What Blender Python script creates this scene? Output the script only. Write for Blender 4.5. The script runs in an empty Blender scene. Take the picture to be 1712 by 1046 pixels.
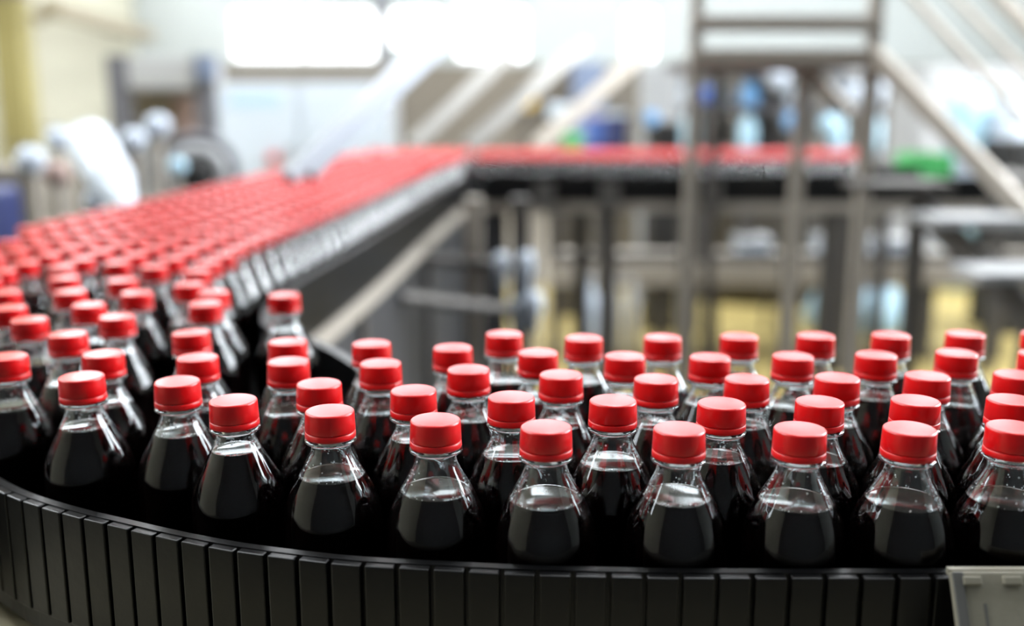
import bpy, bmesh, math, random
import numpy as np
from mathutils import Vector, Matrix, Euler

random.seed(7)
sc = bpy.context.scene
col = sc.collection

# ------------------------------------------------------------------ camera
FPX = 1720.0
CAM_Z = 1.344
CAP_H = 0.194                      # camera above the plane of the cap tops
CAP_Z = CAM_Z - CAP_H              # 1.150
PITCH = math.atan((523 - 170) / FPX)
BOTTLE_H = 0.170
DECK_Z = CAP_Z - BOTTLE_H          # 0.980

cam_d = bpy.data.cameras.new('camera')
cam_d.sensor_width = 36.0
cam_d.lens = 36.0 * FPX / 1712.0
cam_d.clip_start = 0.01
cam_d.clip_end = 200
cam_d.dof.use_dof = True
cam_d.dof.focus_distance = 0.665
cam_d.dof.aperture_fstop = 2.3
cam = bpy.data.objects.new('camera', cam_d)
cam.location = (0, 0, CAM_Z)
cam.rotation_euler = (math.pi / 2 - PITCH, 0, 0)
col.objects.link(cam)
sc.camera = cam

# ------------------------------------------------------------------ world, view
w = bpy.data.worlds.new('world')
sc.world = w
w.use_nodes = True
w.node_tree.nodes['Background'].inputs[0].default_value = (0.85, 0.92, 1.0, 1)
w.node_tree.nodes['Background'].inputs[1].default_value = 1.0
sc.view_settings.view_transform = 'Standard'
sc.view_settings.look = 'None'
sc.view_settings.exposure = 0.62
sc.view_settings.gamma = 1.0
sc.view_settings.use_curve_mapping = False
sc.cycles.use_denoising = True
sc.cycles.max_bounces = 14
sc.cycles.transmission_bounces = 14
sc.cycles.transparent_max_bounces = 24
sc.cycles.glossy_bounces = 6
sc.cycles.diffuse_bounces = 4
sc.cycles.caustics_reflective = False
sc.cycles.caustics_refractive = True
sc.cycles.sample_clamp_indirect = 6.0

# light given off by the windows and by roof lights added to light the hall
ADDED_ROOF_LIGHT = 7.6
WINDOW_BACK = 3.5
WINDOW_LEFT = 9.0
WINDOW_RIGHT = 17.0

# ------------------------------------------------------------------ pixel -> world (1712 x 1046)
SP, CP = math.sin(PITCH), math.cos(PITCH)
def at(px, py, Y):
    """point at distance Y in front of the camera, seen at a pixel of the photograph"""
    dx, dy = (px - 856) / FPX, -(py - 523) / FPX
    wy, wz = CP + dy * SP, -SP + dy * CP
    t = Y / wy
    return Vector((dx * t, Y, CAM_Z + wz * t))
def on_plane(px, py, h):
    dx, dy = (px - 856) / FPX, -(py - 523) / FPX
    wy, wz = CP + dy * SP, -SP + dy * CP
    t = -h / wz
    return (dx * t, wy * t)

# ------------------------------------------------------------------ materials
def srgb(r, g, b):
    f = lambda c: (c / 255 / 12.92) if c / 255 <= 0.04045 else ((c / 255 + 0.055) / 1.055) ** 2.4
    return (f(r), f(g), f(b), 1)
def mat(name, rgb, rough=0.5, metal=0.0, spec=0.5, noise=0.0, nscale=20, bump=0.0, coat=0.0):
    m = bpy.data.materials.new(name); m.use_nodes = True
    nt = m.node_tree; b = nt.nodes['Principled BSDF']
    c = srgb(*rgb)
    b.inputs['Base Color'].default_value = c
    b.inputs['Roughness'].default_value = rough
    b.inputs['Metallic'].default_value = metal
    b.inputs['Specular IOR Level'].default_value = spec
    if coat: b.inputs['Coat Weight'].default_value = coat; b.inputs['Coat Roughness'].default_value = 0.22
    if noise or bump:
        tc = nt.nodes.new('ShaderNodeTexCoord')
        n = nt.nodes.new('ShaderNodeTexNoise'); n.inputs['Scale'].default_value = nscale
        n.inputs['Detail'].default_value = 5
        nt.links.new(tc.outputs['Object'], n.inputs['Vector'])
        if noise:
            mx = nt.nodes.new('ShaderNodeMix'); mx.data_type = 'RGBA'
            mx.inputs['A'].default_value = tuple(x * (1 - noise) for x in c[:3]) + (1,)
            mx.inputs['B'].default_value = tuple(min(1, x * (1 + noise)) for x in c[:3]) + (1,)
            nt.links.new(n.outputs['Fac'], mx.inputs['Factor'])
            nt.links.new(mx.outputs['Result'], b.inputs['Base Color'])
        if bump:
            bp = nt.nodes.new('ShaderNodeBump'); bp.inputs['Strength'].default_value = bump
            bp.inputs['Distance'].default_value = 0.001
            nt.links.new(n.outputs['Fac'], bp.inputs['Height'])
            nt.links.new(bp.outputs['Normal'], b.inputs['Normal'])
    return m
def emit(name, rgb, strength):
    m = bpy.data.materials.new(name); m.use_nodes = True
    nt = m.node_tree; nt.nodes.clear()
    o = nt.nodes.new('ShaderNodeOutputMaterial'); e = nt.nodes.new('ShaderNodeEmission')
    e.inputs[0].default_value = rgb + (1,); e.inputs[1].default_value = strength
    nt.links.new(e.outputs[0], o.inputs[0])
    return m
def glass_mat():
    m = bpy.data.materials.new('clear_pet'); m.use_nodes = True
    nt = m.node_tree; nt.nodes.clear()
    o = nt.nodes.new('ShaderNodeOutputMaterial')
    g = nt.nodes.new('ShaderNodeBsdfGlass')
    g.inputs['Color'].default_value = (0.97, 0.985, 0.99, 1); g.inputs['Roughness'].default_value = 0.0
    g.inputs['IOR'].default_value = 1.5
    nt.links.new(g.outputs[0], o.inputs[0])
    return m
def thin_mat():
    m = bpy.data.materials.new('clear_pet_thin_wall'); m.use_nodes = True
    nt = m.node_tree; nt.nodes.clear()
    o = nt.nodes.new('ShaderNodeOutputMaterial')
    t = nt.nodes.new('ShaderNodeBsdfTransparent'); t.inputs[0].default_value = (0.93, 0.95, 0.96, 1)
    g = nt.nodes.new('ShaderNodeBsdfGlossy'); g.inputs['Roughness'].default_value = 0.06
    fr = nt.nodes.new('ShaderNodeFresnel'); fr.inputs[0].default_value = 2.0
    mx = nt.nodes.new('ShaderNodeMixShader')
    nt.links.new(fr.outputs[0], mx.inputs[0]); nt.links.new(t.outputs[0], mx.inputs[1])
    nt.links.new(g.outputs[0], mx.inputs[2]); nt.links.new(mx.outputs[0], o.inputs[0])
    return m

M = {}
M['pet'] = glass_mat()
M['pet_thin'] = thin_mat()
M['cap'] = mat('red_cap_plastic', (214, 1, 8), 0.34, spec=0.4, noise=0.06, nscale=60, coat=0.35)
M['soda'] = mat('dark_soda_in_wall_contact', (9, 4, 4), 0.3, spec=0.0)
M['soda_top'] = mat('dark_soda_surface', (58, 52, 44), 0.06, spec=0.6)
M['rail_black'] = mat('black_plastic', (6, 6, 7), 0.32, spec=0.35, noise=0.25, nscale=90, bump=0.25)
M['belt'] = mat('black_belt', (18, 18, 20), 0.55, noise=0.2, nscale=60)
M['steel'] = mat('brushed_steel', (128, 126, 122), 0.34, metal=0.85, noise=0.08, nscale=12)
M['steel_matt'] = mat('dull_steel', (165, 157, 146), 0.5, metal=0.25, noise=0.08, nscale=8)
M['steel_dark'] = mat('dark_steel', (84, 80, 76), 0.5, metal=0.3, noise=0.12, nscale=10)
M['charcoal'] = mat('charcoal_panel', (52, 52, 54), 0.5, noise=0.12, nscale=14)
M['alu'] = mat('bright_aluminium', (146, 151, 159), 0.38, metal=0.35)
M['plate'] = mat('pale_grey_plastic', (140, 136, 122), 0.45, noise=0.07, nscale=220, bump=0.2)
M['plate_dark'] = mat('grey_plastic_edge', (96, 96, 94), 0.5)
M['olive'] = mat('frame_olive_steel', (165, 157, 130), 0.45, metal=0.2, noise=0.15, nscale=120)
M['wall_white'] = mat('painted_wall_white', (172, 177, 176), 0.8, noise=0.02, nscale=3)
M['wall_cream'] = mat('painted_wall_cream', (178, 175, 157), 0.8, noise=0.02, nscale=3)
M['dado'] = mat('taupe_wall_panel', (112, 105, 94), 0.7, noise=0.04, nscale=2)
M['ceiling'] = mat('ceiling_panels', (180, 180, 178), 0.85, noise=0.03, nscale=2)
M['rear'] = mat('rear_wall_grey', (70, 72, 74), 0.85, noise=0.05, nscale=2)
M['floor'] = mat('yellow_epoxy_floor', (158, 141, 88), 0.6, spec=0.25, noise=0.06, nscale=1.5)
M['floor_dark'] = mat('dark_grey_concrete_floor', (78, 77, 75), 0.5, noise=0.08, nscale=1.5)
M['floor_grey'] = mat('grey_concrete_floor', (120, 112, 98), 0.45, noise=0.08, nscale=1.5)
M['ochre'] = mat('ochre_paint', (158, 148, 96), 0.6)
M['tan'] = mat('tan_beam_paint', (140, 130, 108), 0.6)
M['white_paint'] = mat('white_enamel', (188, 198, 210), 0.35)
M['pale_grey'] = mat('pale_grey_enamel', (160, 161, 162), 0.45)
M['slate'] = mat('slate_enamel', (92, 92, 98), 0.5)
M['blue'] = mat('blue_plastic', (62, 96, 168), 0.4)
M['blue_grey'] = mat('blue_grey_enamel', (112, 124, 148), 0.5)
M['navy'] = mat('navy_plastic', (38, 48, 96), 0.45)
M['pale_blue'] = mat('pale_blue_plastic', (170, 205, 222), 0.35)
M['blue_print'] = mat('pale_blue_print', (168, 196, 226), 0.5)
M['sky_blue'] = mat('sky_blue_enamel', (112, 168, 220), 0.3)
M['yellow'] = mat('yellow_plastic', (212, 172, 60), 0.5)
M['green'] = mat('green_plastic', (70, 168, 92), 0.5)
M['red'] = mat('red_button', (196, 66, 58), 0.5)
M['rubber'] = mat('black_rubber', (26, 25, 24), 0.6)
M['rust'] = mat('pinkish_primer', (160, 136, 128), 0.6)
M['frame'] = mat('window_frame_paint', (196, 198, 198), 0.6)
M['pane_back'] = emit('daylit_frosted_pane', (0.94, 0.97, 1.0), WINDOW_BACK)
M['pane_left'] = emit('daylit_side_pane', (0.90, 0.95, 1.0), WINDOW_LEFT)
M['pane_right'] = emit('daylit_right_pane', (0.90, 0.95, 1.0), WINDOW_RIGHT)
M['pane_roof'] = emit('added_roof_glow', (0.93, 0.965, 1.0), ADDED_ROOF_LIGHT)

# ------------------------------------------------------------------ mesh helpers
class MB:
    """collects verts and faces; build() links them as one mesh object"""
    def __init__(s): s.v = []; s.f = []; s.sm = []
    def add(s, v, f, smooth=False):
        o = len(s.v); s.v += [tuple(p) for p in v]; s.f += [tuple(i + o for i in q) for q in f]
        s.sm += [smooth] * len(f); return s
    def box(s, a, b, bev=0.0):
        x0, y0, z0 = (min(a[i], b[i]) for i in range(3)); x1, y1, z1 = (max(a[i], b[i]) for i in range(3))
        c = Vector(((x0 + x1) / 2, (y0 + y1) / 2, (z0 + z1) / 2))
        return s.obox(c, (x1 - x0, y1 - y0, z1 - z0), Matrix.Identity(3), bev)
    def obox(s, c, size, R, bev=0.0):
        hx, hy, hz = (q / 2 for q in size)
        if bev <= 0:
            vs = [Vector((sx * hx, sy * hy, sz * hz)) for sx in (-1, 1) for sy in (-1, 1) for sz in (-1, 1)]
            fs = [(0, 1, 3, 2), (4, 6, 7, 5), (0, 4, 5, 1), (2, 3, 7, 6), (0, 2, 6, 4), (1, 5, 7, 3)]
        else:
            bm = bmesh.new(); bmesh.ops.create_cube(bm, size=1.0)
            for v in bm.verts: v.co = Vector((v.co.x * 2 * hx, v.co.y * 2 * hy, v.co.z * 2 * hz))
            bmesh.ops.bevel(bm, geom=bm.edges[:], offset=bev, segments=2, affect='EDGES', profile=0.5)
            bm.verts.index_update()
            vs = [v.co.copy() for v in bm.verts]; fs = [tuple(v.index for v in f.verts) for f in bm.faces]
            bm.free()
        return s.add([R @ v + Vector(c) for v in vs], fs)
    def bar(s, p, q, wd, ht, bev=0.0):
        p, q = Vector(p), Vector(q); d = (q - p); L = d.length; d.normalize()
        up = Vector((0, 0, 1)) if abs(d.z) < 0.95 else Vector((0, 1, 0))
        x = d.cross(up).normalized(); z = x.cross(d).normalized()
        R = Matrix((x, d, z)).transposed()
        return s.obox((p + q) / 2, (wd, L, ht), R, bev)
    def tube(s, p, q, r, n=16, r2=None):
        p, q = Vector(p), Vector(q); d = (q - p).normalized()
        up = Vector((0, 0, 1)) if abs(d.z) < 0.95 else Vector((0, 1, 0))
        x = d.cross(up).normalized(); z = x.cross(d).normalized(); r2 = r if r2 is None else r2
        vs = []
        for c, rr in ((p, r), (q, r2)):
            vs += [c + (x * math.cos(2 * math.pi * k / n) + z * math.sin(2 * math.pi * k / n)) * rr for k in range(n)]
        s.add(vs, [(k, (k + 1) % n, n + (k + 1) % n, n + k) for k in range(n)], True)
        s.add(vs[:n], [tuple(reversed(range(n)))]); s.add(vs[n:], [tuple(range(n))])
        return s
    def lathe(s, prof, n=32, c=(0, 0, 0), R=None, closed=False):
        """prof: [(r, z)] revolved about z"""
        vs = []; rings = []
        for r, z in prof:
            if r < 1e-6:
                rings.append([len(vs)]); vs.append(Vector((0, 0, z)))
            else:
                rings.append(list(range(len(vs), len(vs) + n)))
                vs += [Vector((r * math.cos(2 * math.pi * k / n), r * math.sin(2 * math.pi * k / n), z)) for k in range(n)]
        fs = []
        seq = list(zip(rings[:-1], rings[1:]))
        if closed: seq.append((rings[-1], rings[0]))
        for a, b in seq:
            for k in range(n):
                k2 = (k + 1) % n
                if len(a) == 1 and len(b) == 1: continue
                if len(a) == 1: fs.append((a[0], b[k2], b[k]))
                elif len(b) == 1: fs.append((a[k], a[k2], b[0]))
                else: fs.append((a[k], a[k2], b[k2], b[k]))
        if R is not None: vs = [R @ v for v in vs]
        return s.add([v + Vector(c) for v in vs], fs, True)
    def mesh(s, name, m):
        me = bpy.data.meshes.new(name); me.from_pydata(s.v, [], s.f)
        me.polygons.foreach_set('use_smooth', s.sm); me.materials.append(m); me.update()
        return me
    def build(s, name, m, parent=None):
        o = bpy.data.objects.new(name, s.mesh(name, m)); col.objects.link(o)
        if parent is not None: o.parent = parent
        return o
def smooth_by_angle(me, deg=40):
    me.polygons.foreach_set('use_smooth', [True] * len(me.polygons))
    me.set_sharp_from_angle(angle=math.radians(deg))
def tag(o, label=None, cat=None, group=None, kind=None):
    if label: o['label'] = label
    if cat: o['category'] = cat
    if group: o['group'] = group
    if kind: o['kind'] = kind
    return o
def thing(name, label, cat, group=None, loc=(0, 0, 0)):
    o = bpy.data.objects.new(name, None); o.empty_display_size = 0.05; o.location = loc
    col.objects.link(o); return tag(o, label, cat, group)
def mesh_obj(name, me, parent=None):
    o = bpy.data.objects.new(name, me); col.objects.link(o)
    if parent is not None: o.parent = parent
    return o

# ================================================================== THE HALL
XL, XR, YB, YF, ZC = -4.6, 7.0, 13.0, -4.0, 7.0
FLOOR_SPLIT = 7.6
tag(MB().box((XL, YF, -0.1), (XR, 4.7, 0)).build('floor', M['floor_dark']), kind='structure')
tag(MB().box((XL, 4.7, -0.1), (XR, FLOOR_SPLIT, 0)).build('floor_yellow', M['floor']), kind='structure')
tag(MB().box((XL, FLOOR_SPLIT + 0.0, -0.1), (XR, YB, 0)).build('floor_far', M['floor_grey']), kind='structure')
tag(MB().box((XL - 0.2, YF - 0.2, -0.1), (XR + 0.2, YF, ZC)).build('wall_rear', M['rear']), kind='structure')

def wall_with_holes(name, m, axis, pos, thick, u0, u1, z0, z1, holes):
    """wall made of boxes around rectangular window openings (u0,u1,z0,z1), holes share one z band"""
    mb = MB()
    def bx(ua, ub, za, zb):
        if ub - ua < 1e-4 or zb - za < 1e-4: return
        if axis == 'y': mb.box((ua, pos, za), (ub, pos + thick, zb))
        else: mb.box((pos - thick, ua, za), (pos, ub, zb))
    za, zb = holes[0][2], holes[0][3]
    bx(u0, u1, z0, za); bx(u0, u1, zb, z1)
    u = u0
    for h in holes:
        bx(u, h[0], za, zb); u = h[1]
    bx(u, u1, za, zb)
    return tag(mb.build(name, m), kind='structure')

# back wall: high windows; their lower edge and posts follow the photograph's white blocks
zlo, zmid, zhi = at(700, 104, YB).z, at(700, 12, YB).z, 5.8
bx = lambda px: at(px, 90, YB).x
low = [(bx(385), bx(632), zlo, zmid), (bx(648), bx(742), zlo, zmid), (bx(760), bx(884), zlo, zmid), (bx(1040), bx(1100), zlo, zmid)]
high = [(-4.2 + 1.85 * k, -4.2 + 1.85 * k + 1.5, zmid + 0.35, zhi) for k in range(6)]  # upper row added out of view, for light and cap sheen
wall_with_holes('wall_back', M['wall_white'], 'y', YB, 0.25, XL - 0.2, XR + 0.2, -0.1, zmid + 0.1, low)
wall_with_holes('wall_back_upper', M['wall_white'], 'y', YB, 0.25, XL - 0.2, XR + 0.2, zmid + 0.1, ZC, high)
tag(MB().box((bx(640), YB - 0.03, zlo - 0.02), (bx(752), YB + 0.02, at(700, 76, YB).z)).build('trim_2', M['wall_white']), kind='structure')
holes_b = low + high
# dado
tag(MB().box((XL, YB - 0.05, 0), (XR, YB - 0.001, at(700, 108, YB).z)).build('trim_1', M['dado']), kind='structure')
wn = 0
def window(n, axis, pos, u0, u1, z0, z1, pane_m, nmull, ntrans):
    mb = MB(); t = 0.05
    def bx(ua, ub, za, zb, d0=0.02, d1=0.10):
        if axis == 'y': mb.box((ua, pos + d0, za), (ub, pos + d1, zb))
        else: mb.box((pos - d1, ua, za), (pos - d0, ub, zb))
    bx(u0, u0 + t, z0, z1); bx(u1 - t, u1, z0, z1); bx(u0, u1, z0, z0 + t); bx(u0, u1, z1 - t, z1)
    us = [u0 + (u1 - u0) * k / nmull for k in range(nmull + 1)]; zs = [z0 + (z1 - z0) * k / ntrans for k in range(ntrans + 1)]
    for u in us[1:-1]: bx(u - 0.02, u + 0.02, z0, z1)
    for z in zs[1:-1]: bx(u0, u1, z - 0.02, z + 0.02)
    fr = tag(mb.build('window_%d' % n, M['frame']), kind='structure')
    for i in range(nmull):
        for j in range(ntrans):
            pb = MB(); a0, a1, b0, b1 = us[i] + 0.01, us[i + 1] - 0.01, zs[j] + 0.01, zs[j + 1] - 0.01
            if axis == 'y': pb.box((a0, pos + 0.05, b0), (a1, pos + 0.06, b1))
            else: pb.box((pos - 0.06, a0, b0), (pos - 0.05, a1, b1))
            pb.build('pane', pane_m, fr)
for h in holes_b:
    wn += 1
    window(wn, 'y', YB, h[0], h[1], h[2], h[3], M['pane_back'], max(1, round((h[1] - h[0]) / 1.0)), 1 if h[3] < 3 else 2)
# left wall with tall windows
holes_l = [(0.2, 2.2, 3.0, 6.0), (3.2, 5.2, 3.0, 6.0), (10.0, 12.0, 3.0, 6.0)]
wall_with_holes('wall_left', M['wall_cream'], 'x', XL, 0.2, YF - 0.2, YB, -0.1, ZC, holes_l)
for h in holes_l:
    wn += 1
    window(wn, 'x', XL, h[0], h[1], h[2], h[3], M['pane_left'], 3, 2)
# right wall with tall windows (bright side of the hall)
RZ = 1.7
holes_r = [(1.5, 4.0, RZ, 6.4), (4.6, 7.1, RZ, 6.4)]
mb_r = MB(); u = YF
mb_r.box((XR, YF - 0.2, -0.1), (XR + 0.2, YB, RZ)); mb_r.box((XR, YF - 0.2, 6.4), (XR + 0.2, YB, ZC))
for h in holes_r + [(YB, YB, 0, 0)]:
    mb_r.box((XR, u - 0.001, RZ), (XR + 0.2, h[0], 6.4)); u = h[1]
tag(mb_r.build('wall_right', M['wall_white']), kind='structure')
for h in holes_r:
    wn += 1
    window(wn, 'x', XR + 0.12, h[0], h[1], h[2], h[3], M['pane_right'], 3, 2)
# ceiling with long roof lights, added unseen to serve as large area lights
added_light_x = [(-3.4, -2.0), (0.3, 1.7), (4.0, 5.4)]
SY0, SY1 = 1.5, 12.5
cb = MB(); x = XL - 0.2
for a, b in added_light_x:
    cb.box((x, YF - 0.2, ZC), (a, YB + 0.25, ZC + 0.15)); x = b
    cb.box((a, YF - 0.2, ZC), (b, SY0, ZC + 0.15)); cb.box((a, SY1, ZC), (b, YB + 0.25, ZC + 0.15))
cb.box((x, YF - 0.2, ZC), (XR + 0.2, YB + 0.25, ZC + 0.15))
ceil = tag(cb.build('ceiling', M['ceiling']), kind='structure')
for a, b in added_light_x:
    n = 5
    for k in range(n):
        y0 = SY0 + (SY1 - SY0) * k / n; y1 = SY0 + (SY1 - SY0) * (k + 1) / n
        MB().box((a, y0 + 0.04, ZC + 0.05), (b, y1 - 0.04, ZC + 0.08)).build('added_roof_pane', M['pane_roof'], ceil)

# ================================================================== CONVEYOR PATH
RAIL_H = 0.2705                    # rail top below the camera
RAIL_TOP = CAM_Z - RAIL_H
front_px = [(14, 828), (116, 861), (191, 879), (281, 900), (379, 919), (481, 933), (588, 944.5), (700, 951), (886, 960), (1005, 963), (1127, 965.5), (1303, 966), (1480, 966)]
fr = [on_plane(x, y, RAIL_H) for x, y in front_px][::-1]
outer_ctrl = [(1.25, 0.5545), (0.8, 0.5545), (0.45, 0.5545)] + fr + [(-0.43, 0.752), (-0.52, 0.845), (-0.62, 0.985), (-0.71, 1.16), (-0.775, 1.36), (-0.812, 1.55), (-0.822, 1.9), (-0.806, 2.2), (-0.767, 2.74), (-0.712, 3.44), (-0.66, 3.95), (-0.57, 4.28), (-0.42, 4.42), (-0.2, 4.45), (0.3, 4.45), (1.0, 4.45), (1.75, 4.45)]
inner_ctrl = [(1.25, 0.905), (0.8, 0.905), (0.45, 0.905), (0.1, 0.91), (-0.05, 0.925), (-0.13, 0.97), (-0.175, 1.06), (-0.23, 1.15), (-0.295, 1.22), (-0.328, 1.32), (-0.335, 1.5), (-0.318, 1.72), (-0.29, 2.07), (-0.262, 2.54), (-0.217, 3.27), (-0.17, 3.70), (-0.13, 3.79), (-0.05, 3.81), (0.3, 3.815), (1.0, 3.815), (1.75, 3.815)]
def resample(ctrl, step):
    """Catmull-Rom through the control points, then even steps"""
    P = [Vector((a, b)) for a, b in ctrl]; P = [2 * P[0] - P[1]] + P + [2 * P[-1] - P[-2]]
    dense = []
    for i in range(1, len(P) - 2):
        p0, p1, p2, p3 = P[i - 1:i + 3]
        def tj(ti, a, b): return ti + max(1e-6, (b - a).length) ** 0.5
        t0 = 0; t1 = tj(t0, p0, p1); t2 = tj(t1, p1, p2); t3 = tj(t2, p2, p3)
        for k in range(24):
            t = t1 + (t2 - t1) * k / 24
            A1 = p0 * ((t1 - t) / (t1 - t0)) + p1 * ((t - t0) / (t1 - t0)); A2 = p1 * ((t2 - t) / (t2 - t1)) + p2 * ((t - t1) / (t2 - t1)); A3 = p2 * ((t3 - t) / (t3 - t2)) + p3 * ((t - t2) / (t3 - t2))
            B1 = A1 * ((t2 - t) / (t2 - t0)) + A2 * ((t - t0) / (t2 - t0)); B2 = A2 * ((t3 - t) / (t3 - t1)) + A3 * ((t - t1) / (t3 - t1))
            dense.append(B1 * ((t2 - t) / (t2 - t1)) + B2 * ((t - t1) / (t2 - t1)))
    dense.append(P[-2])
    s = [0]
    for a, b in zip(dense[:-1], dense[1:]): s.append(s[-1] + (b - a).length)
    n = max(2, int(s[-1] / step)); out = []; j = 0
    for k in range(n + 1):
        q = s[-1] * k / n
        while j < len(s) - 2 and s[j + 1] < q: j += 1
        u = (q - s[j]) / max(1e-9, s[j + 1] - s[j]); out.append(dense[j].lerp(dense[j + 1], min(1, max(0, u))))
    return out
def normals(pts):
    out = []
    for i in range(len(pts)):
        d = (pts[min(i + 1, len(pts) - 1)] - pts[max(i - 1, 0)]).normalized()
        out.append(Vector((d.y, -d.x)))       # right of travel
    return out
def offset(pts, d):
    return [p + n * d for p, n in zip(pts, normals(pts))]
def ribbon(mb, A, B, z0, z1):
    """solid strip between two polylines of equal length"""
    n = len(A); vs = []
    for a, b in zip(A, B): vs += [(a.x, a.y, z0), (b.x, b.y, z0), (b.x, b.y, z1), (a.x, a.y, z1)]
    fs = []
    for i in range(n - 1):
        o, q = 4 * i, 4 * i + 4
        for k in range(4): k2 = (k + 1) % 4; fs.append((o + k, q + k, q + k2, o + k2))
    fs.append((0, 1, 2, 3)); e = 4 * (n - 1); fs.append((e + 3, e + 2, e + 1, e))
    return mb.add(vs, fs)

STEP = 0.0209
outer = resample(outer_ctrl, STEP)            # front face line of the outer rail; travel right -> left, inside lies to the right
inner = resample(inner_ctrl, 0.03)
# --- black bed under the bottles
N = 260
def even(ctrl, n):
    p = resample(ctrl, 0.01); return [p[round(i * (len(p) - 1) / (n - 1))] for i in range(n)]
conv = thing('bottle_conveyor', 'long black bottle conveyor curving from the foreground to the far cross line', 'conveyor')
def nearest(p, line):
    return min(line, key=lambda q: (q - p).length_squared)
inner_fine = resample(inner_ctrl, 0.004)
bedA = resample(outer_ctrl, 0.02); bedA = offset(bedA, 0.012)
# pair each outer point with an inner point that only moves forward
bedB = []; j = 0
for p in bedA:
    best = min(range(j, min(len(inner_fine), j + 90)), key=lambda k: (inner_fine[k] - p).length_squared)
    j = best; bedB.append(inner_fine[best])
bedB = [b for b in bedB]
ribbon(MB(), bedA, bedB, DECK_Z - 0.02, DECK_Z - 0.0005).build('belt', M['belt'], conv)
ribbon(MB(), offset(bedA, 0.01), offset(bedB, -0.012), DECK_Z - 0.035, DECK_Z - 0.0205).build('belt_carrier', M['steel_dark'], conv)

# --- outer guide rail: a strip with separate blocks on its face
rail = thing('guide_rail', 'black slotted plastic guide rail curving along the front of the bottles', 'guide rail')
inA = offset(outer, 0.0055); inB = offset(outer, 0.0115)
mb = MB(); ribbon(mb, inA, inB, DECK_Z - 0.006, RAIL_TOP + 0.0006)
rs = mb.build('rail_strip', M['rail_black'], rail)
blk = None
n_blocks = 0
for i in range(len(outer) - 1):
    p, q = outer[i], outer[i + 1]
    if p.y > 1.3 and p.x < 0: break
    mid = (p + q) / 2; d = (q - p); L = d.length; d.normalize(); nrm = Vector((d.y, -d.x))
    ang = math.atan2(d.y, d.x)
    if blk is None:
        b = MB(); b.obox((0, 0, 0), (0.0181, 0.0065, 0.0815), Matrix.Identity(3), 0.0009); blk = b.mesh('rail_block', M['rail_black'])
    o = mesh_obj('rail_block', blk, rail)
    c = mid + nrm * 0.0031
    o.location = (c.x, c.y, RAIL_TOP - 0.0815 / 2 - random.uniform(0, 0.0004)); o.rotation_euler = (0, 0, ang + random.uniform(-0.006, 0.006))
    n_blocks += 1
# --- plain continuation of the rail beyond the blocks
k0 = n_blocks
ribbon(MB(), outer[k0:], offset(outer, 0.0056)[k0:], DECK_Z - 0.01, RAIL_TOP).build('plain_rail_face', M['rail_black'], rail)
# --- steel ledge under the front rail
led = conv
ribbon(MB(), offset(outer, -0.16)[:k0], offset(outer, 0.03)[:k0], DECK_Z - 0.024, DECK_Z - 0.012).build('ledge_plate', M['olive'], led)
ribbon(MB(), offset(outer, -0.16)[:k0], offset(outer, -0.15)[:k0], DECK_Z - 0.14, DECK_Z - 0.0241).build('ledge_skirt', M['olive'], led)

# --- inner guide rail and side frame
irail = thing('inner_guide_rail', 'smooth black guide rail along the inner side of the bottle run', 'guide rail')
i0 = inner
ribbon(MB(), i0, offset(i0, 0.012), DECK_Z - 0.0004, RAIL_TOP).build('rail_strip', M['rail_black'], irail)
sel = [k for k, p in enumerate(i0) if True]
sf = conv
ribbon(MB(), offset(i0, 0.002), offset(i0, 0.018), DECK_Z - 0.034, DECK_Z - 0.001).build('frame_bar', M['steel_matt'], sf)
run = [k for k, p in enumerate(i0) if (p.x < -0.2 and 1.1 < p.y < 3.75) or (p.y > 3.0 and p.x < 0.03)]
ribbon(MB(), offset(i0, -0.004)[run[0]:run[-1]], offset(i0, -0.014)[run[0]:run[-1]], 0.005, DECK_Z - 0.036).build('skirt_panel', M['charcoal'], sf)
# --- legs of the conveyor
for (x, y) in [(-0.35, 1.25), (-0.78, 1.6), (-0.32, 2.0), (-0.78, 2.4), (-0.26, 2.9), (-0.7, 3.3), (-0.05, 3.86), (0.36, 3.84), (0.66, 3.84), (1.2, 3.84), (0.3, 4.4), (1.2, 4.4), (0.9, 0.62), (0.9, 0.86), (-0.1, 0.86), (-0.3, 0.75)]:
    MB().box((x - 0.03, y - 0.03, 0), (x + 0.03, y + 0.03, DECK_Z - 0.036)).build('leg', M['steel_dark'], conv)
# far line: bluish grey brackets on the rail
for px in (910, 1018, 1188):
    c = at(px, 316, 3.80); MB().box((c.x - 0.035, 3.765, 0.955), (c.x + 0.035, 3.796, 1.055)).build('bracket', M['steel'], conv)

# ================================================================== BOTTLES
def sp(ctrl, n):
    """smooth monotone-ish profile through control points (r,z)"""
    P = resample(ctrl, 0.001); return [(P[round(i * (len(P) - 1) / (n - 1))].x, P[round(i * (len(P) - 1) / (n - 1))].y) for i in range(n)]
T = BOTTLE_H
shoulder = [(0.03215, T - 0.085), (0.0321, T - 0.076), (0.0314, T - 0.068), (0.0296, T - 0.060), (0.0265, T - 0.0525), (0.0228, T - 0.0455), (0.0188, T - 0.038), (0.0153, T - 0.0315), (0.0135, T - 0.0275), (0.0129, T - 0.0245)]
def outer_profile(ns):
    lower = [(0.0, 0.004), (0.018, 0.002), (0.026, 0.0002), (0.0298, 0.0022), (0.0316, 0.007), (0.03215, 0.014), (0.03215, 0.05)]
    up = [(0.0128, T - 0.0222), (0.0136, T - 0.0208), (0.0166, T - 0.0204), (0.0169, T - 0.0196), (0.0166, T - 0.0187), (0.0136, T - 0.0183), (0.0130, T - 0.0176), (0.0130, T - 0.0035)]
    return lower + sp(shoulder, ns) + up
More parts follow.
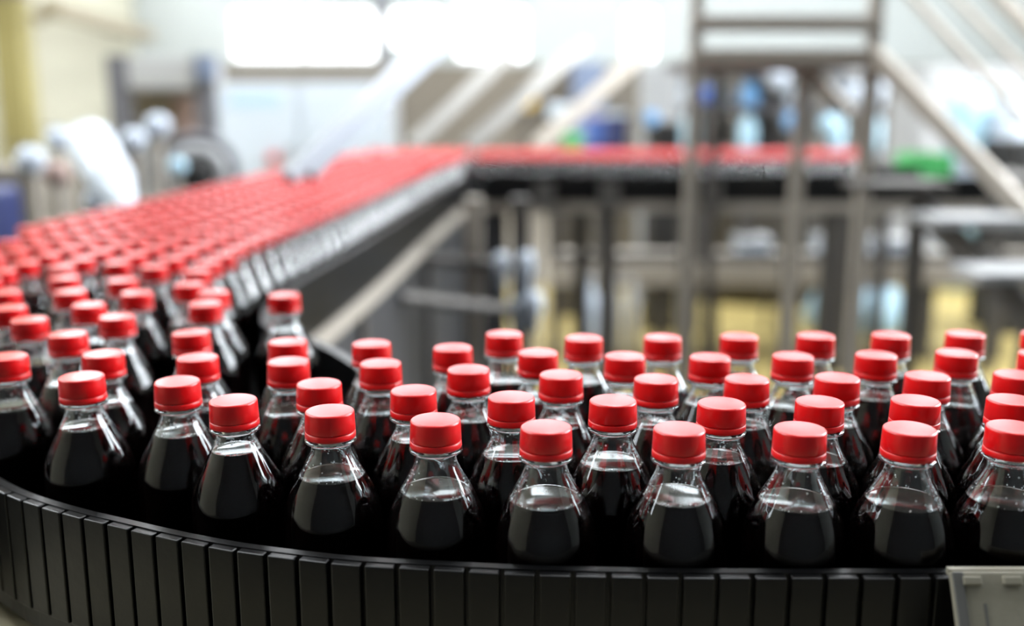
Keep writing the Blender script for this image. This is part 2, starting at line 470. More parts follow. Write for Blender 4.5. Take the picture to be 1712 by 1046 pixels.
def inner_profile(ns):
    o = outer_profile(ns); t = 0.0010
    res = [(0.0, 0.0055), (0.018, 0.0035)]
    for (r, z) in o[2:]:
        if z > T - 0.0235 and r > 0.0131: continue
        res.append((max(0.0, r - t), z + (0.0012 if z < 0.006 else 0)))
    return res
def r_at(z):
    best = 0.0128
    pr = outer_profile(40)
    for (r0, z0), (r1, z1) in zip(pr[:-1], pr[1:]):
        if z0 <= z <= z1 and z1 > z0: return r0 + (r1 - r0) * (z - z0) / (z1 - z0)
    return best
def shell_mesh(name, n, ns):
    mb = MB(); o = outer_profile(ns); i = inner_profile(ns)
    mb.lathe(o + i[::-1], n)
    me = mb.mesh(name, M['pet'])
    bm = bmesh.new(); bm.from_mesh(me); bmesh.ops.recalc_face_normals(bm, faces=bm.faces[:]); bm.to_mesh(me); bm.free()
    me.polygons.foreach_set('use_smooth', [True] * len(me.polygons))
    return me
def thin_shell_mesh(name, n, ns):
    me = MB().lathe(outer_profile(ns), n).mesh(name, M['pet_thin']); return me
def soda_mesh(name, level_d, n, ns, gap=0.0006):
    zl = T - level_d; pr = [(r - gap, z) for r, z in outer_profile(ns) if z < zl - 0.001 and r > 0.001]
    pr = [(0.0, 0.0048), (0.018, 0.0030)] + [(r, max(z, 0.0015)) for r, z in pr if r > 0.0185 or z > 0.05]
    rl = r_at(zl) - gap
    pr += [(rl, zl), (rl - 0.0009, zl - 0.0005), (rl - 0.0022, zl - 0.0009), (0.0, zl - 0.001)]
    me = MB().lathe(pr, n).mesh(name, M['soda']); me.materials.append(M['soda_top'])
    for p in me.polygons:
        if p.normal.z > 0.5 and p.center.z > zl - 0.002: p.material_index = 1
    return me
def cap_mesh(name, n):
    pr = [(0.0, T), (0.0120, T), (0.0128, T - 0.0001)]
    for k in range(0, 6):
        a = math.pi / 2 * k / 5; pr.append((0.0137 + 0.0016 * math.sin(a), T - 0.0017 + 0.0016 * math.cos(a)))
    pr += [(0.01545, T - 0.006), (0.01575, T - 0.0126), (0.0155, T - 0.0132), (0.0135, T - 0.0132), (0.0134, T - 0.003), (0.0, T - 0.003)]
    pr = [(r * 1.03, z) for r, z in pr]
    return MB().lathe(pr[::-1], n).mesh(name, M['cap'])
def band_mesh(name, n):
    pr = [(0.0135, T - 0.0136), (0.0155, T - 0.0136), (0.0158, T - 0.0140), (0.0160, T - 0.0170), (0.0157, T - 0.0177), (0.0135, T - 0.0177)]
    pr = [(r * 1.025, z) for r, z in pr]
    return MB().lathe(pr[::-1], n, closed=True).mesh(name, M['cap'])

SH_N, SH_F = shell_mesh('bottle_shell', 40, 26), thin_shell_mesh('bottle_shell_far', 20, 10)
CAP_N, CAP_F = cap_mesh('cap', 40), cap_mesh('cap_far', 20)
BAND_N = band_mesh('tamper_band', 40)
LEV = [0.034, 0.037, 0.040, 0.043, 0.046, 0.049]
SODA_N = [soda_mesh('soda', l, 40, 26) for l in LEV]
SODA_F = [soda_mesh('soda_far', l, 18, 10, 0.0008) for l in LEV[1:4]]

def bubble_mesh(name, level_d, seed):
    rnd = random.Random(seed); mb = MB()
    ico = [(0, 0, 1), (.894, 0, .447), (.276, .851, .447), (-.724, .526, .447), (-.724, -.526, .447), (.276, -.851, .447), (.724, .526, -.447), (-.276, .851, -.447), (-.894, 0, -.447), (-.276, -.851, -.447), (.724, -.526, -.447), (0, 0, -1)]
    tri = [(0, 1, 2), (0, 2, 3), (0, 3, 4), (0, 4, 5), (0, 5, 1), (1, 6, 2), (2, 7, 3), (3, 8, 4), (4, 9, 5), (5, 10, 1), (2, 6, 7), (3, 7, 8), (4, 8, 9), (5, 9, 10), (1, 10, 6), (6, 11, 7), (7, 11, 8), (8, 11, 9), (9, 11, 10), (10, 11, 6)]
    for k in range(34):
        r = rnd.uniform(0.0003, 0.0007); a = rnd.uniform(0, 6.283)
        z = T - level_d + (rnd.uniform(0, 0.0012) if k < 20 else rnd.uniform(0.001, level_d - 0.024))
        rr = r_at(z) - 0.0011 - r * 0.7
        c = (rr * math.cos(a), rr * math.sin(a), z)
        mb.add([(c[0] + r * p[0], c[1] + r * p[1], c[2] + r * p[2]) for p in ico], tri, True)
    return mb.mesh(name, M['droplet'])
M['droplet'] = mat('sparkle_white_droplets', (235, 235, 235), 0.05, spec=0.9)  # opaque white beads: the sparkle of clear droplets put into their colour
BUB = [bubble_mesh('bubbles', l, 5 + i) for i, l in enumerate(LEV)]

near_px = dict(
    front=[(8, 595), (136, 628), (296, 637), (390, 668), (551, 685), (728, 700), (913, 712), (1136, 715), (1344, 718), (1524, 716), (1693, 712)],
    second=[(172, 590), (330, 596), (533, 640), (691, 651), (855, 662), (1025, 668), (1207, 673), (1369, 672), (1533, 668), (1690, 667)],
    third=[(113, 557), (319, 556), (482, 603), (636, 606), (783, 616), (938, 625), (1097, 632), (1249, 632), (1400, 630), (1551, 627), (1700, 625)],
    fourth=[(49, 533), (195, 528), (481, 570), (621, 573), (757, 580), (900, 588), (1045, 594), (1187, 596), (1326, 594), (1465, 592), (1601, 589), (1738, 590)],
    back=[(843, 557), (976, 564), (1108, 563), (1236, 561), (1365, 560), (1489, 559), (1614, 557)],
    bend=[(15, 513), (148, 508), (343, 507), (229, 488), (117, 486), (357, 488), (475, 492), (315, 474), (205, 467), (107, 463), (7, 487)])
levels_front = [2, 1, 1, 0, 3, 4, 4, 3, 4, 4, 4]
ORD = 'first second third fourth fifth sixth seventh eighth ninth tenth eleventh twelfth thirteenth fourteenth fifteenth sixteenth seventeenth eighteenth nineteenth twentieth'.split()
TENS = {20: 'twenty', 30: 'thirty', 40: 'forty', 50: 'fifty', 60: 'sixty'}
def ordinal(n):
    if n <= 20: return ORD[n - 1]
    t, u = n // 10 * 10, n % 10
    if u == 0: return TENS[t][:-1] + 'ieth'
    return TENS[t] + '-' + ORD[u - 1]
placed = []
def bottle(x, y, near, lev, label, group, tx=0.0, ty=0.0, loose=None):
    """x, y: centre of the cap top; tx, ty: small lean"""
    R = Euler((tx, ty, random.uniform(0, 6.28))).to_matrix()
    base = Vector((x, y, 0)) - Vector(((R @ Vector((0, 0, T))).x, (R @ Vector((0, 0, T))).y, 0))
    root = thing('soda_bottle', label, 'bottle', group, (base.x, base.y, DECK_Z + 0.028 * math.hypot(tx, ty)))
    root.rotation_euler = R.to_euler()
    if near:
        mesh_obj('bottle_shell', SH_N, root); mesh_obj('soda', SODA_N[lev], root)
        tag(mesh_obj('bubbles', BUB[lev], root), kind='stuff')
        c = mesh_obj('cap', CAP_N, root); mesh_obj('tamper_band', BAND_N, c)
    else:
        mesh_obj('bottle_shell', SH_F, root); mesh_obj('soda', SODA_F[lev], root); mesh_obj('cap', CAP_F, root)
    return root

pts = []; info = []
for k, v in near_px.items():
    for i, (px, py) in enumerate(v):
        X, Y = on_plane(px, py, CAP_H); pts.append((X, Y)); info.append((k, i))
# bottles of the same rows just past the frame, so that the rows do not stop at its edge
extra = []
for r, (x0, y0) in enumerate([(0.372, 0.602), (0.397, 0.662), (0.433, 0.724), (0.48, 0.792), (0.453, 0.859)]):
    for k in range(4): extra.append((x0 + 0.066 * k, y0))
P = np.array(pts); P0 = P.copy()
for it in range(300):
    d = P[:, None] - P[None]; n = np.hypot(d[..., 0], d[..., 1]) + np.eye(len(P)) * 9
    P = P + (np.clip(0.0647 - n, 0, None)[..., None] * d / n[..., None] * 0.4).sum(1) + (P0 - P) * 0.01
rail_fine = resample(outer_ctrl, 0.004)
for it in range(60):                       # keep the glass clear of the rail and of its neighbours
    for i in range(len(P)):
        c = Vector(P[i]); q = min(rail_fine, key=lambda p: (p - c).length_squared); dd = (c - q).length
        if dd < 0.0442: P[i] += np.array((c - q).normalized()) * (0.0442 - dd)
    d = P[:, None] - P[None]; n = np.hypot(d[..., 0], d[..., 1]) + np.eye(len(P)) * 9
    P = P + (np.clip(0.0647 - n, 0, None)[..., None] * d / n[..., None] * 0.4).sum(1)
row_label = {
    'front': 'red-capped dark soda bottle, %s from the left in the front row along the black rail',
    'second': 'red-capped dark soda bottle, %s from the left in the second row behind the rail',
    'third': 'red-capped dark soda bottle, %s from the left in the third row behind the rail',
    'fourth': 'red-capped dark soda bottle, %s from the left in the fourth row behind the rail',
    'back': 'red-capped dark soda bottle, %s from the left in the rearmost row of the foreground',
    'bend': 'red-capped dark soda bottle in the left bend, %s nearest of the bend bottles'}
bend_rank = {i: r for r, i in enumerate(sorted(range(len(near_px['bend'])), key=lambda i: -near_px['bend'][i][1]))}
lean = {('front', 2): (0, -0.012), ('bend', 2): (0.0, -0.035), ('bend', 5): (0, 0.01), ('third', 1): (0.0, -0.03), ('front', 9): (0.0, 0.015), ('front', 3): (0, 0.015)}
for (k, i), (X, Y) in zip(info, P):
    if k == 'bend' and i == 6: lab = 'red-capped soda bottle standing alone by the inner rail of the bend'
    elif k == 'bend': lab = row_label[k] % ordinal(bend_rank[i] + 1)
    else: lab = row_label[k] % ordinal(i + 1)
    lx, ly = lean.get((k, i), (0, 0)); lx += random.uniform(-0.004, 0.004); ly += random.uniform(-0.004, 0.004)
    lev = levels_front[i] if k == 'front' else random.choice([0, 1, 1, 2, 2, 3, 3])
    bottle(X, Y, True, lev, lab, 'soda bottles in the foreground rows' if k != 'bend' else 'soda bottles in the left bend', lx, ly)
    placed.append((X, Y))
def free(x, y, dmin):
    return all((x - a) ** 2 + (y - b) ** 2 > dmin * dmin for a, b in placed)
row_names = ['front', 'second', 'third', 'fourth', 'rearmost']
for q, (x, y) in enumerate(extra):
    if free(x, y, 0.0643):
        placed.append((x, y))
        bottle(x, y, False, 1, 'red-capped soda bottle past the right edge, %s of the %s row there' % (ordinal(q % 4 + 1), row_names[q // 4]), 'soda bottles in the foreground rows')

in_line = [(1.00, -0.31), (1.057, -0.335), (1.15, -0.365), (1.25, -0.377), (1.506, -0.377), (1.716, -0.358), (2.068, -0.331), (2.536, -0.302), (3.272, -0.257), (3.70, -0.212), (4.2, -0.19)]
def x_in(y): return float(np.interp(y, [a for a, _ in in_line], [b for _, b in in_line]))
out_line = [(p.y, p.x) for p in outer if p.x < -0.1 and p.y > 0.6]
def inside(x, y):
    """clear of both rails"""
    c = Vector((x, y))
    if min((c - p).length for p in outer) < 0.0455: return False
    if min((c - p).length for p in inner_fine[::4]) < 0.0335: return False
    return True
cand = []
PITCH_Y = 0.0652; PITCH_X = 0.0566
for lane in range(8):
    cnt = 0; k = 0
    while True:
        y = 1.13 + k * PITCH_Y + (lane % 2) * PITCH_Y / 2; k += 1
        if y > 4.42: break
        x = x_in(min(y, 4.2)) - lane * PITCH_X + random.uniform(-0.0012, 0.0012); y2 = y + random.uniform(-0.0012, 0.0012)
        if y > 3.75 and x > -0.15: continue
        cand.append((y2, x, lane))
# bend: fill outwards of the hand-placed bottles
for a in np.arange(0.72, 1.2, 0.0578):
    for q, b in enumerate(np.arange(-0.9, -0.3, 0.0668)):
        cand.append((float(a), float(b) + (0.033 if int(round((a - 0.72) / 0.0578)) % 2 else 0), -1))
for j in range(9):
    for k in range(40):
        cand.append((3.866 + j * 0.0574, -0.5 + k * 0.0665 + (j % 2) * 0.0332, 100 + j))
lane_pts = []
for y, x, lane in sorted([c for c in cand if 0 <= c[2] < 90]) + sorted([c for c in cand if c[2] == -1]) + sorted([c for c in cand if c[2] > 90]):
    if lane > 90 and x > 1.33 + (y - 3.9) * 0.3: continue
    if inside(x, y) and free(x, y, 0.0605):
        if lane == -1 and x > -0.40: continue
        placed.append((x, y)); lane_pts.append((math.hypot(x, y), x, y, lane))
# settle: push the run's bottles apart until none touch, the hand-placed ones staying put
Q = np.array(placed); nfix = len(placed) - len(lane_pts)
inn = np.array([(p.x, p.y) for p in inner_fine[::2]]); out = np.array([(p.x, p.y) for p in outer])
for it in range(160):
    d = Q[:, None] - Q[None]; n = np.hypot(d[..., 0], d[..., 1]) + np.eye(len(Q)) * 9
    mv = (np.clip(0.0648 - n, 0, None)[..., None] * d / n[..., None] * 0.4).sum(1); mv[:nfix] = 0
    Q = Q + mv
    if it % 4 == 0 or it > 150:
        for line, lim in ((inn, 0.0335), (out, 0.0455)):
            dd = Q[nfix:, None] - line[None]; nn = np.hypot(dd[..., 0], dd[..., 1]); k = nn.argmin(1); r_ = np.arange(len(k))
            deficit = np.clip(lim - nn[r_, k], 0, None)
            Q[nfix:] += dd[r_, k] / nn[r_, k][:, None] * deficit[:, None]
lane_pts = [(math.hypot(x, y), float(x), float(y), l[3]) for (x, y), l in zip(Q[nfix:], lane_pts)]
n_ = np.hypot(*(Q[:, None] - Q[None]).transpose(2, 0, 1)) + np.eye(len(Q)) * 9
print('closest pair', n_.min(), 'pairs under 0.0635:', int((n_ < 0.0635).sum() / 2))
drop = {int(max(i, j)) for i, j in zip(*np.where(n_ < 0.0615)) if max(i, j) >= nfix}
lane_pts = [l for i, l in enumerate(lane_pts) if i + nfix not in drop]
placed = placed[:nfix] + [(l[1], l[2]) for l in lane_pts]
lane_pts.sort()
n_done = len(placed) - len(lane_pts)
cut = 300 - n_done
counts = {}
NEAR_D = 1.42
for d, x, y, lane in lane_pts[:cut]:
    counts[lane] = counts.get(lane, 0) + 1
    if lane == -1: lab = 'red-capped soda bottle out on the outer side of the bend, %s nearest there' % ordinal(counts[lane])
    elif lane < 90: lab = 'soda bottle, %s back in the %s lane from the inner edge of the long run' % (ordinal(counts[lane]), ordinal(lane + 1))
    else: lab = 'soda bottle, %s from the corner in the %s lane of the far line' % (ordinal(counts[lane]), ordinal(lane - 99))
    bottle(x, y, d < NEAR_D and x / y > -0.53, random.randrange(3), lab, 'soda bottles on the long run', random.uniform(-.004, .004), random.uniform(-.004, .004))
# the rest, far and blurred, as one mass
far = lane_pts[cut:]
if far:
    v, f, mi, sm = [], [], [], []
    def low(profile, n): b = MB().lathe(profile, n); return b.v, b.f
    zl = T - 0.040
    parts = [(low(outer_profile(7), 12), 0), (low([(0.0, 0.004)] + [(r - 0.0008, max(z, .002)) for r, z in outer_profile(7) if z < zl and r > 0.001] + [(r_at(zl) - 0.0008, zl), (0, zl)], 12), 1),
             (low([(0.0135, T - 0.0177), (0.016, T - 0.0177), (0.0155, T - 0.004), (0.0150, T - 0.001), (0.0135, T), (0.0, T)], 12), 2)]
    for d, x, y, lane in far:
        for (pv, pf), m_i in parts:
            o = len(v); v += [(a + x, b + y, c + DECK_Z) for a, b, c in pv]; f += [tuple(i + o for i in q) for q in pf]; mi += [m_i] * len(pf)
    me = bpy.data.meshes.new('far_soda_bottles'); me.from_pydata(v, [], f)
    for mm in ('pet_thin', 'soda', 'cap'): me.materials.append(M[mm])
    me.polygons.foreach_set('material_index', mi); me.polygons.foreach_set('use_smooth', [True] * len(f)); me.update()
    tag(mesh_obj('soda_bottle_mass', me), 'mass of blurred red-capped soda bottles at the far end of the conveyor', 'bottles', kind='stuff')
print('bottles', len(placed), 'far', len(far), 'blocks', n_blocks)

# ================================================================== FRONT PLATE (lower right)
pl = thing('clip_plate', 'pale grey clip-on plate over the rail at the lower right corner', 'plate')
TILT = 30
p0 = at(1590, 936, 0.548); zt = RAIL_TOP + 0.0065
Rp = Euler((math.radians(-TILT), 0, 0)).to_matrix()
hW, hH = 0.19, 0.10
c = Vector((p0.x + hW / 2, 0.549, zt)) + Rp @ Vector((0, 0, -hH / 2))
MB().obox(c, (hW, 0.006, hH), Rp, 0.0016).build('plate_panel', M['plate'], pl)
MB().obox(c + Rp @ Vector((-hW / 2 + 0.003, -0.0036, 0)), (0.006, 0.002, hH * 0.99), Rp, 0.0006).build('edge_strip', M['plate_dark'], pl)
MB().box((p0.x, 0.5495, zt - 0.003), (p0.x + hW, 0.5535, zt + 0.0008)).build('top_lip', M['plate'], pl)
for k in range(7):
    MB().obox(c + Rp @ Vector((-hW / 2 + 0.0105 + k * 0.0228, -0.0042, hH / 2 - 0.0056)), (0.0105, 0.0035, 0.0050), Rp, 0.0008).build('clip', M['plate'], pl)
for k in range(3):
    MB().obox(c + Rp @ Vector((-hW / 2 + 0.0165 + k * 0.06, -0.0032, hH / 2 - 0.030)), (0.0014, 0.0008, 0.024), Rp).build('slot', M['plate_dark'], pl)

# ================================================================== INNER SIDE: cross tubes, post and fittings by the long run
def bars(name, label, cat, segs, m, group=None):
    t = thing(name, label, cat, group)
    for nm, p, q, wd, ht in segs: MB().bar(p, q, wd, ht, min(wd, ht) * 0.12).build(nm, m if not isinstance(m, dict) else m[nm], t)
    return t
t = thing('support_stand', 'grey steel stand with cross tubes beside the long run', 'stand')
MB().bar(at(792, 330, 2.75), (at(792, 330, 2.75).x, 2.75, 0), 0.045, 0.045, 0.004).build('post', M['steel_matt'], t)
MB().tube(at(668, 497, 2.42), at(895, 522, 2.75), 0.016).build('cross_tube', M['steel_dark'], t)
MB().tube(at(706, 433, 2.7), at(900, 446, 2.75), 0.014).build('cross_tube', M['steel_dark'], t)
MB().bar((at(870, 330, 2.8).x, 2.8, at(870, 330, 2.8).z), (at(870, 330, 2.8).x, 2.8, 0), 0.05, 0.05, 0.004).build('post', M['steel_dark'], t)
for i, (px, py, r) in enumerate([(890, 505, 0.03), (862, 515, 0.02), (838, 440, 0.02), (880, 438, 0.022)]):
    c = at(px, py, 2.7)
    MB().lathe([(0, 0.03), (r * 0.7, 0.028), (r, 0.015), (r, -0.03), (r * 0.6, -0.04), (r * 0.6, -0.08), (0, -0.08)][::-1], 16, c).build('clamp_knob', M['white_paint'], t)
g = thing('drip_grille', 'dark slotted drip grille low beside the long run', 'grille')
gx0, gx1, gy0, gy1 = -0.22, 0.0, 1.5, 2.65
MB().box((gx0, gy0, 0.50), (gx1, gy1, 0.52)).build('grille_tray', M['charcoal'], g)
for k in range(16):
    y = gy0 + 0.05 + k * (gy1 - gy0 - 0.1) / 15
    MB().box((gx0 + 0.01, y - 0.012, 0.521), (gx1 - 0.01, y + 0.012, 0.535)).build('slat', M['steel_dark'], g)
for (x, y) in ((gx0 + .03, gy0 + .05), (gx1 - .03, gy0 + .05), (gx0 + .03, gy1 - .05), (gx1 - .03, gy1 - .05)):
    MB().box((x - .015, y - .015, 0), (x + .015, y + .015, 0.5)).build('leg', M['steel_dark'], g)

# ================================================================== WALKWAY with stair, right
wk = thing('walkway_stair', 'taupe steel crossover walkway with stair rails at the right', 'stair')
SD = 3.15
def post(px, y, wd, ztop, m='steel_matt'):
    x = at(px, 300, y).x
    MB().box((x - wd / 2, y - wd / 2, 0), (x + wd / 2, y + wd / 2, ztop)).build('post', M[m], wk); return x
xa = post(1155, SD, 0.034, 2.3); xb = post(1444, SD, 0.038, 2.3)
xc = post(1332, SD + 0.35, 0.038, 1.44)
post(1192, SD + 0.5, 0.03, 1.44, 'steel_dark')
for py, ht in ((40, 0.046), (95, 0.048)):
    z = at(1300, py, SD).z
    MB().box((xa - 0.02, SD - 0.03, z - ht / 2), (xb + 0.02, SD + 0.02, z + ht / 2), 0.004).build('cross_rail', M['steel_matt'], wk)
zp = at(1300, 100, SD).z
for k in range(6):
    y0 = SD + 0.03 + k * 0.1
    MB().box((xa, y0, zp - 0.02), (xb, y0 + 0.09, zp + 0.01)).build('deck_plank', M['steel_dark'], wk)
for a, b, y0, y1, wd in [((1455, 84), (1760, 402), SD, 2.75, 0.05), ((1350, 112), (1420, 190), SD + .3, SD + 0.2, 0.035), ((1500, -30), (1745, 235), 3.3, 2.9, 0.022), ((1560, -40), (1760, 165), 3.6, 3.2, 0.02), ((1655, -20), (1760, 88), 2.9, 2.7, 0.03)]:
    MB().bar(at(*a, y0), at(*b, y1), wd, wd, wd * 0.15).build('handrail', M['steel_matt'], wk)
# treads go down towards the right
for k, (px, py, y) in enumerate([(1625, 362, 2.75), (1700, 450, 2.55), (1500, 305, 2.95)]):
    c = at(px, py, y)
    MB().box((c.x - 0.13, y - 0.09, c.z - 0.02), (c.x + 0.13, y + 0.09, c.z + 0.005), 0.004).build('tread', M['pale_grey' if k < 2 else 'steel_dark'], wk)
q0, q1 = at(1560, 330, 2.85), at(1760, 520, 2.45)
MB().bar(q0 + Vector((0, 0.1, -0.03)), q1 + Vector((0, 0.1, -0.03)), 0.03, 0.07).build('stringer', M['steel_dark'], wk)
MB().bar((q0.x, 2.95, q0.z - .03), (q0.x, 2.95, 0), 0.04, 0.04).build('post', M['steel_dark'], wk)
MB().bar((q1.x, 2.55, q1.z - .03), (q1.x, 2.55, 0), 0.04, 0.04).build('post', M['steel_dark'], wk)

# ================================================================== INCLINED BARS above the long run
def incline(name, label, pairs, wd, ht, m, foot):
    t = thing(name, label, 'rail')
    for (a, ya), (b, yb) in pairs:
        MB().bar(at(*a, ya), at(*b, yb), wd, ht, 0.003).build('rail_bar', M[m], t)
    (a, ya) = foot
    p = at(*a, ya); MB().bar(p, (p.x, ya, 0), 0.04, 0.04).build('post', M['steel_matt'], t)
    return t
gr = thing('inclined_guard_rail', 'pair of bright aluminium bars rising steeply over the long run', 'rail')
for (a, ya), (b, yb) in [(((480, 298), 2.0), ((1000, -205), 2.9)), (((512, 292), 2.05), ((1040, -215), 2.95))]:
    e = at(*b, yb)
    MB().bar(at(*a, ya), e, 0.034, 0.026, 0.003).build('rail_bar', M['alu'], gr)
    MB().tube(e, (e.x, e.y, ZC), 0.008).build('hanger_rod', M['steel'], gr)
incline('inclined_guard_rail', 'grey sloping bar rising to the right just beside the white cabinet', [(((685, 246), 5.0), ((850, 90), 5.4))], 0.07, 0.05, 'steel', ((687, 244), 5.0))
incline('inclined_guard_rail', 'grey sloping bar rising to the right, middle of the three', [(((780, 248), 5.0), ((975, 72), 5.4))], 0.08, 0.05, 'steel', ((782, 246), 5.0))
incline('inclined_guard_rail', 'taupe sloping bar rising towards the blue drums', [(((895, 246), 5.0), ((1075, 88), 5.4))], 0.07, 0.05, 'steel_matt', ((897, 244), 5.0))

# ================================================================== BACKGROUND, left
def bx2(px0, py0, px1, py1, y0, y1):
    """box whose front face covers a pixel rectangle at distance y0"""
    a, b = at(px0, py1, y0), at(px1, py0, y0)
    return (a.x, y0, a.z), (b.x, y1, b.z)
# pillar and beam on the cream wall
a = at(35, 220, 9.2)
p = thing('wall_pillar', 'ochre painted pillar against the cream wall at far left', 'pillar')
MB().box((XL, 9.4, 0), (XL + 0.25, 9.65, 4.2)).build('pillar_shaft', M['ochre'], p)
MB().box((XL, 9.35, 2.25), (XL + 0.3, 9.7, 2.45)).build('pillar_cap', M['tan'], p)
bars('sloping_beam', 'tan sloping roof beam high on the cream wall at far left', 'beam', [('beam_bar', at(70, 14, 9.1) + Vector((.1, 0, 0)), at(250, 60, 12.5), 0.12, 0.14), ('beam_bracket', at(70, 14, 9.1) + Vector((.1, 0, .05)), at(60, 34, 9.1), 0.1, 0.1)], M['tan'])
# bottling machine frame
mf = thing('machine_frame', 'grey machine frame with dark posts and pale header panel, left background', 'machine')
MD = 6.5
for px, m in ((203, 'slate'), (345, 'slate')):
    A, B = bx2(px - 9, 92, px + 9, 330, MD, MD + 0.08); MB().box((A[0], MD, 0), (B[0], MD + 0.08, B[2])).build('post', M[m], mf)
A, B = bx2(330, 92, 360, 132, MD - 0.03, MD); MB().box(A, B).build('corner_box', M['blue_grey'], mf)
A, B = bx2(213, 95, 336, 148, MD, MD + 0.5); MB().box(A, B, 0.01).build('header_panel', M['pale_grey'], mf)
A, B = bx2(213, 149, 336, 160, MD, MD + 0.1); MB().box(A, B).build('cross_bar', M['steel_dark'], mf)
A, B = bx2(290, 160, 330, 245, MD + 0.2, MD + 0.3); MB().box(A, B).build('pale_door', M['rust'], mf)
A, B = bx2(213, 160, 288, 245, MD + 0.2, MD + 0.3); MB().box(A, B).build('sight_panel', M['tan'], mf)
A, B = bx2(213, 246, 336, 420, MD + 0.1, MD + 0.5); MB().box((A[0], A[1], 0), (B[0], B[1], B[2])).build('base_panel', M['pale_grey'], mf)
# white cabinet
wc = thing('control_cabinet', 'tall white control cabinet with pale blue lettering strip, left of the sloping bars', 'cabinet')
CD = 8.0
A, B = bx2(348, 136, 652, 420, CD, CD + 0.6); MB().box((A[0], CD + 0.02, 0), (B[0], B[1], B[2]), 0.01).build('cabinet_body', M['pale_grey'], wc)
for x0, x1 in ((350, 500), (506, 650)):
    A, B = bx2(x0, 139, x1, 400, CD, CD + 0.019)
    d = MB().box((A[0], A[1], 0.12), (B[0], B[1], B[2] - 0.01), 0.004).build('door', M['white_paint'], wc)
    hh = at(x1 - 14, 262, CD); MB().box((hh.x - 0.02, CD - 0.03, hh.z - 0.08), (hh.x + 0.02, CD - 0.001, hh.z + 0.08)).build('handle', M['pale_grey'], d)
lx = 384
for k, wd in enumerate((14, 10, 13, 9, 12, 10)):
    A, B = bx2(lx, 158, lx + wd, 178, CD - 0.006, CD - 0.001); MB().box(A, B).build('letter_block', M['blue_print'], wc); lx += wd + 3
A, B = bx2(448, 256, 464, 274, CD - 0.05, CD - 0.001); MB().box(A, B, 0.01).build('red_switch', M['red'], wc)
A, B = bx2(362, 106, 645, 134, CD + 0.3, CD + 0.7); bb = MB().box(A, B)
tag(bb.build('duct', M['dado']), 'long taupe duct on top of the white cabinet', 'duct')
# motor
mo = thing('blower_motor', 'round grey blower motor with black hub behind the bottles, left', 'motor')
mc = at(330, 292, 4.2); Ry = Euler((math.radians(90), 0, math.radians(12))).to_matrix()
MB().lathe([(0.0, -0.22), (0.12, -0.22), (0.165, -0.17), (0.172, -0.02), (0.165, 0.0), (0.14, 0.0), (0.135, -0.03), (0, -0.03)][::-1], 36, mc, Ry).build('motor_housing', M['slate'], mo)
MB().lathe([(0.13, -0.025), (0.13, 0.005), (0.075, 0.02), (0.07, -0.02)], 36, mc, Ry, True).build('fan_cowl', M['pale_grey'], mo)
MB().lathe([(0.0, 0.05), (0.05, 0.05), (0.068, 0.03), (0.07, -0.02), (0, -0.02)], 30, mc, Ry).build('hub', M['rubber'], mo)
MB().box((mc.x - 0.12, mc.y + 0.02, 0), (mc.x + 0.12, mc.y + 0.2, mc.z - 0.12)).build('pedestal', M['slate'], mo)
# beyond the outer rail: white chute and balls, steel highlights painted as white
ch = thing('discharge_chute', 'tapering chute painted white for steel highlights, beyond the outer edge of the long run', 'chute')
tip = at(218, 352, 2.35); top = at(150, 240, 2.7)
MB().tube(top, top.lerp(tip, 0.62), 0.062, 20, 0.052).build('chute_body', M['white_paint'], ch)
MB().tube(top.lerp(tip, 0.6), tip, 0.052, 20, 0.016).build('nozzle', M['white_paint'], ch)  # white paint stands in for the highlights on a steel piece
MB().tube(top + Vector((0, 0, -0.02)), (top.x, top.y + 0.02, 0), 0.022, 12).build('stand_pipe', M['steel'], ch)
for i, (px, py, r, Y, lab) in enumerate([(52, 268, 0.045, 3.0, 'pale ball painted as a steel glint at the far left edge behind the bottles'), (98, 232, 0.036, 3.1, 'small white ball painted as a steel glint left of the white chute'), (264, 210, 0.042, 3.4, 'white ball painted as a glint in front of the machine frame'), (224, 234, 0.04, 3.3, 'pale ball painted as a glint just right of the white chute'), (95, 290, 0.038, 2.9, 'low tan ball painted as a glint left of the white chute'), (297, 278, 0.03, 3.3, 'small bluish ball painted as a glint beside the round motor'), (160, 335, 0.03, 2.6, 'low white ball painted as a glint below the white chute')]):
    v = thing('glint_ball', lab, 'valve', 'glint balls beyond the long run'); c = at(px, py, Y)  # each ball stands in for a blurred glint on shiny metal
    MB().lathe([(0, r), (r * .5, r * .87), (r * .87, r * .5), (r, 0), (r * .87, -r * .5), (r * .5, -r * .87), (0, -r)][::-1], 20, c).build('glint_body', M['rust' if i == 4 else 'pale_blue' if i == 5 else 'white_paint'], v)
    MB().tube(c + Vector((0, 0, -r * .8)), (c.x, c.y, 0), r * 0.35, 10).build('stem_pipe', M['steel_matt'], v)
    MB().bar(c + Vector((-r * 1.3, 0, r * 1.02)), c + Vector((r * .5, 0, r * 1.02)), r * .3, r * .12).build('lever', M['steel'], v)
A, B = bx2(-60, 280, 62, 420, 3.6, 4.2)
tag(MB().box((A[0], A[1], 0), (B[0], B[1], B[2]), 0.02).build('floor_cabinet', M['dado']), 'low taupe floor cabinet at the far left edge', 'cabinet')
A, B = bx2(-60, 316, -12, 360, 3.3, 3.5)
tag(MB().box((A[0], A[1], 0), (B[0], B[1], B[2]), 0.02).build('pump_box', M['navy']), 'small dark navy pump box at the far left edge', 'box')

